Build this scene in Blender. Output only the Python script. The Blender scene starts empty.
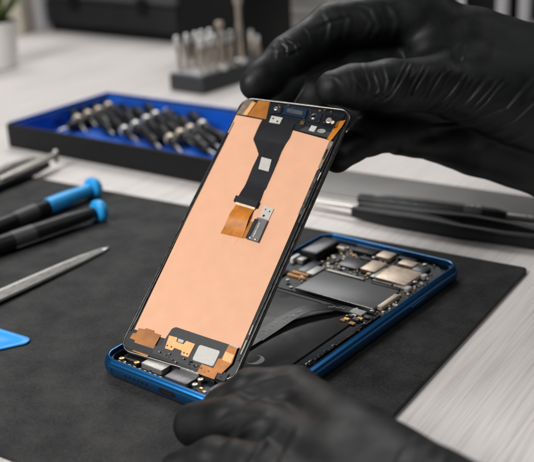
import bpy, bmesh, math, random
import numpy as np
from mathutils import Vector, Matrix, Euler
random.seed(7); RNG = np.random.default_rng(5)
R = math.radians
scene = bpy.context.scene
scene.unit_settings.system = 'METRIC'; scene.unit_settings.scale_length = 0.01     # 1 unit = 1 cm
COL = scene.collection

# ------------------------------------------------------------------ camera
F_PX, PCX, PCY, PIT, ROLL, CAM_H = 972.29, 268.0, 228.76, R(21.24), R(-2.8627), 20.441
RC = Matrix.Rotation(math.pi/2-PIT, 3, 'X') @ Matrix.Rotation(ROLL, 3, 'Z')
CPOS = Vector((0, 0, CAM_H))
def ray(x, y): return RC @ Vector(((x-PCX)/F_PX, -(y-PCY)/F_PX, -1))
def at(x, y, z=0.0):                                 # point of the photograph on the level plane z
    d = ray(x, y); return CPOS + d*((z-CAM_H)/d.z)
def atd(x, y, depth): return CPOS + ray(x, y)*depth   # point at a distance along the view axis
cd = bpy.data.cameras.new('camera'); cam = bpy.data.objects.new('camera', cd); COL.objects.link(cam)
m4 = RC.to_4x4(); m4.translation = CPOS; cam.matrix_world = m4
cd.sensor_width = 36; cd.sensor_fit = 'HORIZONTAL'; cd.lens = F_PX/534*36
cd.shift_x = -(PCX-267)/534; cd.shift_y = (PCY-231)/534
cd.clip_start = 1; cd.clip_end = 2000
cd.dof.use_dof = True; cd.dof.focus_distance = 41.4; cd.dof.aperture_fstop = 0.112; cd.dof.aperture_blades = 0
scene.camera = cam

# ------------------------------------------------------------------ materials
def mat(name, col, rough=.5, metal=0., spec=.5, vary=0., vscale=3., bump=0., bscale=30., stretch=None, coat=0., rvary=0., detail=4.):
    m = bpy.data.materials.new(name); m.use_nodes = True
    nt = m.node_tree; b = nt.nodes['Principled BSDF']
    b.inputs['Base Color'].default_value = (*col, 1); b.inputs['Roughness'].default_value = rough
    b.inputs['Metallic'].default_value = metal; b.inputs['Specular IOR Level'].default_value = spec
    b.inputs['Coat Weight'].default_value = coat; b.inputs['Coat Roughness'].default_value = .12
    tc = nt.nodes.new('ShaderNodeTexCoord'); mp = nt.nodes.new('ShaderNodeMapping')
    nt.links.new(tc.outputs['Object'], mp.inputs['Vector'])
    if stretch: mp.inputs['Scale'].default_value = stretch
    if vary or rvary:
        n = nt.nodes.new('ShaderNodeTexNoise'); n.inputs['Scale'].default_value = vscale; n.inputs['Detail'].default_value = detail
        nt.links.new(mp.outputs[0], n.inputs['Vector'])
        if vary:
            r = nt.nodes.new('ShaderNodeValToRGB')
            r.color_ramp.elements[0].position = .3; r.color_ramp.elements[1].position = .7
            r.color_ramp.elements[0].color = (*[c*(1-vary) for c in col], 1)
            r.color_ramp.elements[1].color = (*[min(1, c*(1+vary)) for c in col], 1)
            nt.links.new(n.outputs['Fac'], r.inputs['Fac']); nt.links.new(r.outputs['Color'], b.inputs['Base Color'])
        if rvary:
            q = nt.nodes.new('ShaderNodeMapRange')
            q.inputs['From Min'].default_value = .3; q.inputs['From Max'].default_value = .7
            q.inputs['To Min'].default_value = max(.02, rough-rvary); q.inputs['To Max'].default_value = min(1, rough+rvary)
            nt.links.new(n.outputs['Fac'], q.inputs['Value']); nt.links.new(q.outputs[0], b.inputs['Roughness'])
    if bump:
        n2 = nt.nodes.new('ShaderNodeTexNoise'); n2.inputs['Scale'].default_value = bscale; n2.inputs['Detail'].default_value = 5
        bp = nt.nodes.new('ShaderNodeBump'); bp.inputs['Strength'].default_value = bump; bp.inputs['Distance'].default_value = .05
        nt.links.new(mp.outputs[0], n2.inputs['Vector']); nt.links.new(n2.outputs['Fac'], bp.inputs['Height'])
        nt.links.new(bp.outputs[0], b.inputs['Normal'])
    return m
M = {}
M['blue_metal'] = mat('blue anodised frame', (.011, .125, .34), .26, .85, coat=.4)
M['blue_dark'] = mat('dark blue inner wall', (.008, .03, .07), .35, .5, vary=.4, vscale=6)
M['tray_floor'] = mat('dark midframe floor', (.010, .012, .016), .45, .4, vary=.5, vscale=5, bump=.2, bscale=15)
M['battery'] = mat('battery wrap', (.028, .029, .031), .42, 0, vary=.15, vscale=1.5, bump=.08, bscale=6, rvary=.08)
M['shield'] = mat('grey shield plate', (.20, .20, .205), .42, .25, vary=.05, vscale=2)
M['tan_can'] = mat('tan shield can', (.84, .68, .53), .42, .3, vary=.1, vscale=4, rvary=.08)
M['silver'] = mat('brushed steel', (.55, .53, .50), .32, .75, vary=.08, vscale=12, rvary=.08)
M['silver_matte'] = mat('pale tin', (.40, .39, .37), .45, .75, vary=.1, vscale=9)
M['tool_steel'] = mat('ground tool steel', (.72, .70, .67), .30, .55, vary=.12, vscale=3, stretch=(.6, 5, 5), bump=.012, bscale=6, rvary=.05)
M['pcb'] = mat('dark circuit board', (.010, .018, .024), .45, 0, vary=.6, vscale=9, bump=.25, bscale=22)
M['chip_black'] = mat('black chip', (.010, .010, .011), .4, 0, spec=.3, vary=.3, vscale=8, bump=.06, bscale=30)
M['chip_grey'] = mat('grey chip', (.10, .10, .11), .35, .5, vary=.2, vscale=6)
M['gold'] = mat('gold contact', (.75, .45, .16), .3, .9, vary=.2, vscale=12)
M['white_part'] = mat('white component', (.72, .70, .66), .45, 0, vary=.15, vscale=10)
M['foil'] = mat('peach copper foil', (.755, .417, .262), .55, .08, spec=.32, vary=.035, vscale=1.3, bump=.14, bscale=26, detail=9)
M['kapton'] = mat('orange polyimide', (.52, .175, .014), .36, 0, spec=.3, vary=.25, vscale=2.5, bump=.05, bscale=5)
M['kapton_brown'] = mat('brown polyimide', (.40, .145, .024), .40, 0, spec=.3, vary=.22, vscale=2, bump=.06, bscale=5)
M['glass_black'] = mat('black display border', (.005, .005, .006), .34, 0, spec=.28, vary=.3, vscale=5)
M['edge_metal'] = mat('dark chrome edge', (.15, .147, .14), .32, 1, rvary=.08, vscale=4)
M['plate_grey'] = mat('dark grey plate', (.036, .037, .041), .5, .1, spec=.3, vary=.1, vscale=3, bump=.05, bscale=20)
M['ribbon'] = mat('black flex ribbon', (.010, .011, .014), .36, 0, spec=.32, vary=.2, vscale=2, bump=.06, bscale=4)
M['flex_grey'] = mat('dark grey flex', (.016, .0165, .018), .32, .1, spec=.4, vary=.2, vscale=2)
M['bracket_grey'] = mat('grey bracket', (.16, .16, .158), .38, .6, vary=.12, vscale=5)
M['module'] = mat('dark module plastic', (.005, .008, .013), .42, 0, spec=.25, vary=.5, vscale=7, bump=.05, bscale=14)
M['sticker'] = mat('grey sticker', (.52, .50, .46), .5, 0, vary=.08, vscale=6)
M['copper_flat'] = mat('bright copper bracket', (.80, .40, .15), .5, .15, vary=.1, vscale=6)
M['pad'] = mat('pale conductive pad', (.56, .55, .52), .6, .1, vary=.07, vscale=10, bump=.12, bscale=40)
M['print'] = mat('white print', (.9, .9, .89), .6)
M['grey_tan'] = mat('grey tan film', (.20, .155, .115), .45, 0, spec=.3, vary=.3, vscale=6)
M['lens'] = mat('camera lens glass', (.01, .012, .025), .05, 0, spec=.8, coat=1)
M['rubber'] = mat('black rubber', (.016, .016, .017), .55, 0, vary=.2, vscale=4, bump=.1, bscale=30)
M['tool_black'] = mat('black tool handle', (.009, .0095, .011), .42, 0, spec=.32, vary=.3, vscale=4, bump=.06, bscale=20, rvary=.08)
M['tool_grey'] = mat('grey grip', (.05, .05, .054), .45, 0, vary=.2, vscale=4)
M['cap_blue'] = mat('bright blue plastic', (.03, .42, .95), .36, 0, vary=.1, vscale=3, rvary=.06)
M['pick_blue'] = mat('blue pick plastic', (.03, .35, .88), .4, 0, vary=.06, vscale=3, bump=.04, bscale=30)
M['tray_blue'] = mat('royal blue liner', (.005, .10, .56), .42, 0, vary=.15, vscale=.8)
M['tray_black'] = mat('black tray wall', (.006, .0065, .008), .55, 0, spec=.25, vary=.2, vscale=1.5, bump=.08, bscale=12)
M['brass'] = mat('pale brass collar', (.72, .63, .50), .4, .55, vary=.1, vscale=6)
M['nickel'] = mat('pale nickel collar', (.72, .72, .71), .35, .6, vary=.1, vscale=6)
M['bit_steel'] = mat('warm bit steel', (.46, .40, .34), .4, .85, vary=.2, vscale=4)
M['block_grey'] = mat('charcoal bit block', (.030, .032, .037), .5, 0, vary=.1, vscale=2, bump=.05, bscale=12)
M['case_dark'] = mat('charcoal case', (.013, .013, .015), .55, 0, spec=.3, vary=.2, vscale=.4, bump=.06, bscale=6)
M['case_mid'] = mat('grey case lid', (.055, .060, .064), .45, 0, vary=.12, vscale=.3)
M['case_black'] = mat('black case plastic', (.003, .003, .0035), .6, 0, spec=.2, vary=.3, vscale=.4)
M['pot'] = mat('white glazed pot', (.78, .77, .75), .3, 0, vary=.04, vscale=1)
M['leaf'] = mat('green leaf', (.10, .15, .03), .45, 0, vary=.4, vscale=2)
M['soil'] = mat('potting soil', (.03, .022, .015), .9, 0, vary=.5, vscale=4, bump=.5, bscale=6)
M['beige'] = mat('beige card', (.52, .48, .40), .7, 0, vary=.05, vscale=.5)
M['light_grey'] = mat('light grey plastic', (.42, .42, .44), .5, 0, vary=.05, vscale=.5)
M['drawer_white'] = mat('white drawer plastic', (.72, .71, .69), .45, 0, vary=.04, vscale=.5)
M['sheet_grey'] = mat('grey sheet', (.17, .165, .16), .5, .1, vary=.1, vscale=.35, bump=.05, bscale=10)
M['slab_edge'] = mat('layered edges', (.62, .60, .56), .7, 0, vary=.15, vscale=6, stretch=(.2, .2, 14))

def wood():
    m = bpy.data.materials.new('white limed wood'); m.use_nodes = True; nt = m.node_tree; b = nt.nodes['Principled BSDF']
    N = nt.nodes.new; L = nt.links.new
    tc = N('ShaderNodeTexCoord')
    def noise(scale, stretch, det, dist=0.):
        mp = N('ShaderNodeMapping'); mp.inputs['Scale'].default_value = stretch; L(tc.outputs['Object'], mp.inputs['Vector'])
        n = N('ShaderNodeTexNoise'); n.inputs['Scale'].default_value = scale; n.inputs['Detail'].default_value = det; n.inputs['Distortion'].default_value = dist
        L(mp.outputs[0], n.inputs['Vector']); return n
    a = noise(1, (6.5, .15, 1), 6, .3); c = noise(1, (.5, .05, 1), 3, .3); f = noise(1, (19, .5, 1), 4, .2)
    mix = N('ShaderNodeMath'); mix.operation = 'MULTIPLY_ADD'; mix.inputs[1].default_value = .6
    mu = N('ShaderNodeMath'); mu.operation = 'MULTIPLY'; mu.inputs[1].default_value = .25
    L(c.outputs['Fac'], mu.inputs[0]); L(a.outputs['Fac'], mix.inputs[0])
    ad = N('ShaderNodeMath'); ad.operation = 'MULTIPLY_ADD'; ad.inputs[1].default_value = .25
    L(f.outputs['Fac'], ad.inputs[0]); L(mu.outputs[0], ad.inputs[2]); L(ad.outputs[0], mix.inputs[2])
    r = N('ShaderNodeValToRGB'); e = r.color_ramp.elements
    e[0].position = .36; e[0].color = (.56, .525, .50, 1); e[1].position = .60; e[1].color = (.74, .71, .695, 1)
    k = e.new(.50); k.color = (.665, .63, .61, 1)
    L(mix.outputs[0], r.inputs['Fac']); L(r.outputs['Color'], b.inputs['Base Color'])
    bp = N('ShaderNodeBump'); bp.inputs['Strength'].default_value = .35; bp.inputs['Distance'].default_value = .04
    L(mix.outputs[0], bp.inputs['Height']); L(bp.outputs[0], b.inputs['Normal'])
    b.inputs['Roughness'].default_value = .5; b.inputs['Specular IOR Level'].default_value = .35
    return m
M['wood'] = wood()

def mat_surface():
    m = bpy.data.materials.new('worn black mat'); m.use_nodes = True; nt = m.node_tree; b = nt.nodes['Principled BSDF']
    N = nt.nodes.new; L = nt.links.new
    tc = N('ShaderNodeTexCoord')
    n1 = N('ShaderNodeTexNoise'); n1.inputs['Scale'].default_value = .55; n1.inputs['Detail'].default_value = 7; n1.inputs['Roughness'].default_value = .65
    n2 = N('ShaderNodeTexNoise'); n2.inputs['Scale'].default_value = 9; n2.inputs['Detail'].default_value = 5; n2.inputs['Roughness'].default_value = .75
    n3 = N('ShaderNodeTexVoronoi'); n3.inputs['Scale'].default_value = 3.2
    for n in (n1, n2, n3): L(tc.outputs['Object'], n.inputs['Vector'])
    ad = N('ShaderNodeMath'); ad.operation = 'MULTIPLY_ADD'; ad.inputs[1].default_value = .55; L(n1.outputs['Fac'], ad.inputs[0])
    mu = N('ShaderNodeMath'); mu.operation = 'MULTIPLY'; mu.inputs[1].default_value = .45; L(n2.outputs['Fac'], mu.inputs[0]); L(mu.outputs[0], ad.inputs[2])
    r = N('ShaderNodeValToRGB'); e = r.color_ramp.elements
    e[0].position = .40; e[0].color = (.018, .018, .019, 1); e[1].position = .60; e[1].color = (.048, .048, .048, 1)
    L(ad.outputs[0], r.inputs['Fac'])
    # lint specks
    s = N('ShaderNodeMath'); s.operation = 'LESS_THAN'; s.inputs[1].default_value = .045; L(n3.outputs['Distance'], s.inputs[0])
    wn = N('ShaderNodeMath'); wn.operation = 'GREATER_THAN'; wn.inputs[1].default_value = .6; 
    sp = N('ShaderNodeSeparateColor'); L(n3.outputs['Color'], sp.inputs[0]); L(sp.outputs[0], wn.inputs[0])
    an = N('ShaderNodeMath'); an.operation = 'MULTIPLY'; L(s.outputs[0], an.inputs[0]); L(wn.outputs[0], an.inputs[1])
    mx = N('ShaderNodeMix'); mx.data_type = 'RGBA'; mx.inputs['B'].default_value = (.16, .16, .155, 1)
    L(an.outputs[0], mx.inputs['Factor']); L(r.outputs['Color'], mx.inputs['A']); L(mx.outputs['Result'], b.inputs['Base Color'])
    bp = N('ShaderNodeBump'); bp.inputs['Strength'].default_value = .35; bp.inputs['Distance'].default_value = .03
    n4 = N('ShaderNodeTexNoise'); n4.inputs['Scale'].default_value = 26; n4.inputs['Detail'].default_value = 4; L(tc.outputs['Object'], n4.inputs['Vector'])
    L(n4.outputs['Fac'], bp.inputs['Height']); L(bp.outputs[0], b.inputs['Normal'])
    b.inputs['Roughness'].default_value = .66; b.inputs['Specular IOR Level'].default_value = .2
    return m
M['mat'] = mat_surface()

def glove():
    m = bpy.data.materials.new('black nitrile'); m.use_nodes = True; nt = m.node_tree; b = nt.nodes['Principled BSDF']
    N = nt.nodes.new; L = nt.links.new
    tc = N('ShaderNodeTexCoord')
    n1 = N('ShaderNodeTexNoise'); n1.inputs['Scale'].default_value = 1.3; n1.inputs['Detail'].default_value = 6
    n2 = N('ShaderNodeTexNoise'); n2.inputs['Scale'].default_value = 55; n2.inputs['Detail'].default_value = 3
    n3 = N('ShaderNodeTexNoise'); n3.inputs['Scale'].default_value = 3.5; n3.inputs['Detail'].default_value = 5; n3.inputs['Distortion'].default_value = .8
    for n in (n1, n2, n3): L(tc.outputs['Object'], n.inputs['Vector'])
    r = N('ShaderNodeValToRGB'); e = r.color_ramp.elements
    e[0].position = .35; e[0].color = (.0036, .0042, .0048, 1); e[1].position = .72; e[1].color = (.0072, .0084, .0094, 1)
    L(n1.outputs['Fac'], r.inputs['Fac']); L(r.outputs['Color'], b.inputs['Base Color'])
    b1 = N('ShaderNodeBump'); b1.inputs['Strength'].default_value = .12; b1.inputs['Distance'].default_value = .012
    L(n2.outputs['Fac'], b1.inputs['Height'])
    b2 = N('ShaderNodeBump'); b2.inputs['Strength'].default_value = .13; b2.inputs['Distance'].default_value = .06
    L(n3.outputs['Fac'], b2.inputs['Height']); L(b1.outputs[0], b2.inputs['Normal']); L(b2.outputs[0], b.inputs['Normal'])
    q = N('ShaderNodeMapRange'); q.inputs['From Min'].default_value = .3; q.inputs['From Max'].default_value = .7
    q.inputs['To Min'].default_value = .46; q.inputs['To Max'].default_value = .60
    L(n1.outputs['Fac'], q.inputs['Value']); L(q.outputs[0], b.inputs['Roughness'])
    b.inputs['Specular IOR Level'].default_value = .30
    return m
M['glove'] = glove()

# ------------------------------------------------------------------ mesh helpers
def rrect(x0, x1, y0, y1, r, n=6):
    pts = []
    for cx, cy, a0 in ((x1-r, y0+r, -90), (x1-r, y1-r, 0), (x0+r, y1-r, 90), (x0+r, y0+r, 180)):
        for i in range(n+1):
            a = R(a0+90*i/n); pts.append((cx+r*math.cos(a), cy+r*math.sin(a)))
    return pts
class MB:
    def __init__(self): self.bm = bmesh.new()
    def ring(self, pts): return [self.bm.verts.new(p) for p in pts]
    def bridge(self, a, b):
        n = len(a)
        for i in range(n):
            j = (i+1) % n
            self.bm.faces.new((a[i], a[j], b[j], b[i]))
    def loft(self, rings, cap0=True, cap1=True):
        rs = [self.ring(r) for r in rings]
        for a, b in zip(rs, rs[1:]): self.bridge(a, b)
        if cap0: self.bm.faces.new(list(reversed(rs[0])))
        if cap1: self.bm.faces.new(rs[-1])
        return self
    def plate(self, pts, z0, z1, bev=0.):
        if bev:
            c = Vector((sum(p[0] for p in pts)/len(pts), sum(p[1] for p in pts)/len(pts)))
            def ins(d):
                out = []
                for p in pts:
                    v = Vector(p[:2])-c; l = max(v.length, 1e-6); out.append(c+v*max(0, (l-d)/l))
                return out
            top = ins(bev)
            return self.loft([[(p[0], p[1], z0) for p in pts], [(p[0], p[1], z1-bev) for p in pts], [(p[0], p[1], z1) for p in top]])
        return self.loft([[(p[0], p[1], z0) for p in pts], [(p[0], p[1], z1) for p in pts]])
    def box(self, x0, x1, y0, y1, z0, z1, bev=.02):
        b = min(bev, (x1-x0)*.3, (y1-y0)*.3, (z1-z0)*.3)
        P = lambda d, z: [(x0+d, y0+d, z), (x1-d, y0+d, z), (x1-d, y1-d, z), (x0+d, y1-d, z)]
        return self.loft([P(b, z0), P(0, z0+b), P(0, z1-b), P(b, z1)])
    def rbox(self, x0, x1, y0, y1, z0, z1, r=.2, bev=.03, n=5):
        P = lambda d, z: [(a, b, z) for a, b in rrect(x0+d, x1-d, y0+d, y1-d, max(.01, r-d), n)]
        return self.loft([P(bev, z0), P(0, z0+bev), P(0, z1-bev), P(bev*.3, z1-bev*.3), P(bev, z1)])
    def lathe(self, prof, o=(0, 0, 0), axis=(0, 0, 1), n=20, sx=1., sy=1.):
        ax = Vector(axis).normalized(); q = ax.to_track_quat('Z', 'Y'); o = Vector(o)
        rings = [[o+q @ Vector((max(r, 1e-4)*sx*math.cos(2*math.pi*i/n), max(r, 1e-4)*sy*math.sin(2*math.pi*i/n), z)) for i in range(n)] for r, z in prof]
        return self.loft(rings)
    def sweep(self, path, section, up=(0, 0, 1)):
        # section(i) -> list of (side, up) offsets
        rings = []; up = Vector(up); n = len(path)
        for i, p in enumerate(path):
            t = (Vector(path[min(i+1, n-1)])-Vector(path[max(i-1, 0)])).normalized()
            s = t.cross(up).normalized(); u = s.cross(t).normalized()
            rings.append([Vector(p)+s*a+u*b for a, b in section(i)])
        return self.loft(rings)
    def build(self, name, m, parent=None, smooth=True, ang=35):
        bmesh.ops.recalc_face_normals(self.bm, faces=self.bm.faces)
        me = bpy.data.meshes.new(name); self.bm.to_mesh(me); self.bm.free()
        me.materials.append(m if not isinstance(m, str) else M[m])
        if smooth:
            me.shade_smooth(); me.set_sharp_from_angle(angle=R(ang))
        o = bpy.data.objects.new(name, me); COL.objects.link(o)
        if parent: o.parent = parent
        return o
def tag(o, label=None, cat=None, group=None, kind=None):
    if label: o['label'] = label
    if cat: o['category'] = cat
    if group: o['group'] = group
    if kind: o['kind'] = kind
    return o
def thing(name, label, cat, loc=(0, 0, 0), rz=0., group=None):
    o = bpy.data.objects.new(name, None); COL.objects.link(o); o.empty_display_size = 1
    o.location = loc; o.rotation_euler = (0, 0, rz); tag(o, label, cat, group); return o
def copy_tree(o, parent=None):
    c = o.copy(); COL.objects.link(c)
    if parent: c.parent = parent
    for ch in o.children: copy_tree(ch, c)
    return c
def aim(o, p0, p1, roll=0.):                         # local +X from p0 to p1, local Z up
    d = (Vector(p1)-Vector(p0)).normalized(); s = Vector((0, 0, 1)).cross(d).normalized(); u = d.cross(s)
    m = Matrix((d, s, u)).transposed() @ Matrix.Rotation(roll, 3, 'X')
    m = m.to_4x4(); m.translation = p0; o.matrix_world = m; o.rotation_mode = 'XYZ'
    o.location = p0; o.rotation_euler = m.to_euler()
TZ = -.25                                            # table top; the mat's top is z = 0

# ------------------------------------------------------------------ setting
YAW = R(-33.66)
t = MB(); t.box(-190, 190, -70, 240, -3, 0, .2)
tb = t.build('table', 'wood'); tb.location = (0, 45, TZ); tb.rotation_euler = (0, 0, YAW); tag(tb, kind='structure', label='pale limed wood work table', cat='table')

w = MB(); w.rbox(-46, 0, -25, 0, 0, .248, .25, .04)
wm = w.build('work_mat', 'mat'); wm.location = (13.154, 45.306, TZ+.002); wm.rotation_euler = (0, 0, YAW)
tag(wm, 'black rubber work mat lying under the opened phone on the pale table', 'mat')

# ------------------------------------------------------------------ phone body
PW, PL = 8.5, 17.05
ph = thing('smartphone_body', 'opened blue smartphone body with exposed circuit board lying on the black mat', 'smartphone', (1.045, 40.55, 0.004), R(-39.18))
def ph_ring(off, z, r=.95): return [(a, b, z) for a, b in rrect(-PW/2+off, PW/2-off, -PL/2+off, PL/2-off, max(.06, r-off), 12)]
f = MB(); f.loft([ph_ring(.55, 0), ph_ring(.22, .03), ph_ring(.07, .13), ph_ring(.0, .30), ph_ring(.0, .52), ph_ring(.05, .68), ph_ring(.13, .78), ph_ring(.20, .80),
                  ph_ring(.215, .83), ph_ring(.27, .83), ph_ring(.29, .80), ph_ring(.30, .40)], cap0=True, cap1=True)
frame = f.build('frame', 'blue_metal', ph, ang=60)
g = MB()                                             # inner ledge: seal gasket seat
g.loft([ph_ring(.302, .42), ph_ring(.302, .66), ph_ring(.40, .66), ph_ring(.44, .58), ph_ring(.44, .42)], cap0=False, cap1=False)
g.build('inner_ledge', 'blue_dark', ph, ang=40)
g = MB(); g.plate([(a, b) for a, b, _ in ph_ring(.46, 0)], .402, .43); g.build('midframe', 'tray_floor', ph)
# front face: antenna seams, charging port, speaker holes, microphone; side buttons
g = MB(); g.rbox(-.46, .46, -.02, .02, .0, .0+.26, .015, .008)
def front_slot(name, u0, u1, z0, z1, m, proud=.012):
    b = MB(); pts = rrect(u0, u1, z0, z1, min((z1-z0), (u1-u0))/2*.98, 6)
    b.loft([[(a, -PL/2+.15, c) for a, c in pts], [(a, -PL/2-proud, c) for a, c in pts]])
    return b.build(name, m, ph)
g.bm.free()
front_slot('charging_port', -.50, .42, .30, .54, 'chip_black')
b = front_slot('port_tongue', -.30, .22, .385, .445, 'edge_metal', .02)
b.parent = [c for c in ph.children if c.name == 'charging_port'][0]
for i in range(6): front_slot('speaker_hole', -2.45+i*.24, -2.33+i*.24, .37, .49, 'chip_black')
front_slot('microphone_hole', 1.2, 1.3, .38, .48, 'chip_black')
b = MB(); b.box(-3.28, -3.20, -PL/2-.004, -PL/2+.04, .27, .56, .002); b.build('antenna_seam', 'blue_dark', ph)
for v0, v1 in ((3.3, 4.7),):
    b = MB(); pts = rrect(v0, v1, .34, .56, .1, 5); b.loft([[(PW/2-.1, a, c) for a, c in pts], [(PW/2+.03, a, c) for a, c in pts], [(PW/2+.045, v0+(a-v0)*.96+.02, .45+(c-.45)*.8) for a, c in pts]])
    b.build('side_button', 'blue_metal', ph)
# battery with printed crescent
b = MB(); b.rbox(-3.3, 2.95, -6.35, 1.45, .43, .60, .18, .05); bat = b.build('battery', 'battery', ph)
b = MB(); pts = []
for i in range(17):
    a = R(-115+230*i/16); pts.append((.40*math.cos(a), .40*math.sin(a)))
for i in range(16, -1, -1):
    a = R(-115+230*i/16); pts.append((.40*math.cos(a)*.50-.06, .40*math.sin(a)*.90))
b.loft([[(1.45+x, -4.72+y, .601) for x, y in pts], [(1.45+x, -4.72+y, .606) for x, y in pts]]); b.build('printed_mark', 'print', bat)
b = MB(); b.box(-3.2, 2.9, 1.2, 1.42, .60, .625, .01); b.build('pull_tab', 'chip_black', bat)
# frame wall strip of contacts along the right edge
v = -6.6
b = MB()
while v < 1.5:
    l = random.uniform(.08, .7); b.box(3.44+random.uniform(0, .04), 3.56+.08*random.random(), v, v+l, .43, .56+.10*random.random(), .012); v += l-.004 if random.random() < .5 else l+random.uniform(.02, .2)
b.build('edge_contact_strip', 'chip_black', ph)
for i in range(12):
    v = random.uniform(-6, 1.4); c = MB(); c.box(3.46, 3.46+random.uniform(.05, .1), v, v+random.uniform(.05, .2), .60, .68, .01); c.build('contact_clip', random.choice(('chip_grey', 'gold', 'silver_matte', 'blue_dark')), ph)
b = MB(); b.box(3.02, 3.42, -6.4, 1.3, .43, .56, .02); b.build('antenna_flex', 'module', ph)
# main circuit board
b = MB(); b.plate([(-3.72, 1.75), (3.7, 1.75), (3.7, 7.3), (3.1, 8.0), (-3.1, 8.0), (-3.72, 7.2)], .431, .50); pcb = b.build('circuit_board', 'pcb', ph)
placed = []
def comp(name, x0, x1, y0, y1, z1, m, r=.06, z0=.501, bev=.025, parent=None, keep=True):
    c = MB(); c.rbox(x0, x1, y0, y1, z0, z1, min(r, (x1-x0)*.45, (y1-y0)*.45), min(bev, (z1-z0)*.3, (x1-x0)*.2), 3)
    if keep: placed.append((x0-.03, x1+.03, y0-.03, y1+.03))
    return c.build(name, m, parent or pcb)
sh = comp('shield_plate', -1.35, 3.05, 1.95, 4.25, .66, 'shield', .08)
b = MB(); b.box(-1.38, 3.06, 1.88, 1.945, .50, .655, .01); b.build('shield_rim', 'silver', sh)
big = comp('shield_can', 1.25, 3.02, 4.85, 6.55, .72, 'tan_can', .12)
b = MB(); b.box(1.2, 3.07, 4.70, 4.845, .501, .60, .02); b.build('can_rim', 'white_part', big)
comp('shield_can', .08, .95, 5.35, 6.62, .72, 'tan_can', .1)
comp('shield_can', -.12, .72, 7.12, 7.9, .74, 'tan_can', .1)
comp('shield_can', 1.30, 2.2, 6.95, 7.55, .70, 'tan_can', .08)
comp('memory_chip', -1.25, -.05, 5.35, 6.5, .64, 'chip_grey', .05)
comp('processor_chip', .90, 1.95, 7.62, 7.92, .68, 'chip_black', .05)
comp('flash_chip', 2.25, 3.0, 6.72, 7.4, .66, 'chip_grey', .05)
comp('power_chip', -.85, .0, 6.7, 7.05, .62, 'chip_black', .05)
comp('radio_chip', -1.6, -.3, 7.2, 7.75, .72, 'chip_black', .06)
comp('flex_connector', .9, 1.2, 5.0, 6.3, .62, 'silver_matte', .04)
comp('flex_connector', -1.3, .9, 4.42, 4.62, .66, 'silver_matte', .03)
comp('flex_connector', -2.0, -1.5, 3.6, 4.6, .66, 'silver_matte', .03)
comp('flex_connector', 3.08, 3.34, 2.2, 3.8, .70, 'tan_can', .04)
comp('flex_connector', 1.35, 2.9, 4.44, 4.62, .60, 'chip_black', .03)
comp('coax_socket', 3.1, 3.36, 4.5, 4.9, .70, 'white_part', .08)
comp('coax_socket', 3.05, 3.3, 6.2, 6.55, .70, 'white_part', .08)
comp('contact_spring', -2.75, -1.65, 3.05, 3.18, .62, 'copper_flat', .02)
comp('contact_spring', -2.75, -1.75, 3.45, 3.58, .62, 'copper_flat', .02)
comp('board_cover', -2.6, -2.05, 3.7, 5.2, .62, 'chip_grey', .05)
comp('board_cover', -3.4, -2.85, 2.2, 3.4, .64, 'chip_black', .05)
# rear camera module
cm = comp('camera_module', -3.5, -2.45, 5.2, 7.35, .98, 'chip_black', .12)
b = MB(); b.rbox(-3.42, -2.53, 5.3, 7.25, .981, 1.0, .1, .006); b.build('camera_cover', 'chip_grey', cm)
b = MB(); b.box(-2.44, -1.9, 6.9, 7.1, .72, .80, .02); b.build('camera_flex', 'tan_can', cm)
comp('foam_pad', -3.62, -3.38, 4.4, 5.1, .80, 'white_part', .08)
comp('foam_pad', -3.3, -2.9, 4.6, 5.05, .74, 'silver_matte', .08)
comp('ear_speaker', -1.7, -.2, 7.82, 7.94, .74, 'blue_dark', .05)
# scattered small components
SMALL = [('capacitor', 'brass'), ('capacitor', 'chip_grey'), ('resistor', 'chip_black'), ('capacitor', 'silver_matte'), ('inductor', 'tan_can'), ('test_pad', 'gold'), ('capacitor', 'white_part')]
n = 0; tries = 0
while n < 92 and tries < 9000:
    tries += 1
    x = random.uniform(-2.4, 3.6); y = random.choice((random.uniform(4.3, 7.8), random.uniform(1.8, 7.6)))
    if y > 6.9 and x > 3.0: continue
    s = random.choice((.07, .08, .09, .11, .14, .18, .24)); q = s*random.uniform(.5, 1.2)
    if any(x+s > a and x < b_ and y+q > c and y < d for a, b_, c, d in placed): continue
    nm, mm = random.choice(SMALL); comp(nm, x, x+s, y, y+q, .501+random.uniform(.04, .16), mm, .015, bev=.012); n += 1
# gold contacts and clutter beside the battery top right
for i in range(14):
    x = random.uniform(2.35, 3.2); y = random.uniform(.1, 1.75); s = random.uniform(.1, .3)
    nm, mm = random.choice((('gold_contact', 'gold'), ('gold_contact', 'copper_flat'), ('capacitor', 'chip_grey'), ('capacitor', 'white_part'), ('clip', 'silver')))
    c = MB(); c.box(x, x+s, y, y+s*.7, .602, .64+.06*random.random(), .012); c.build(nm, mm, ph)
def screw(x, y, z, par, m='silver', r=.11):
    c = MB(); c.lathe([(r*.6, z-.08), (r, z), (r, z+.03), (r*.8, z+.045), (r*.35, z+.045), (r*.3, z+.02)], (x, y, 0), n=14); o = c.build('screw', m, par); return o
for x, y in ((3.2, 5.5), (-1.8, 5.9), (-.1, 7.0), (3.15, 1.7), (-1.55, 1.8), (2.55, 7.6), (-2.2, 2.4)): screw(x, y, .66, pcb)
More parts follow.
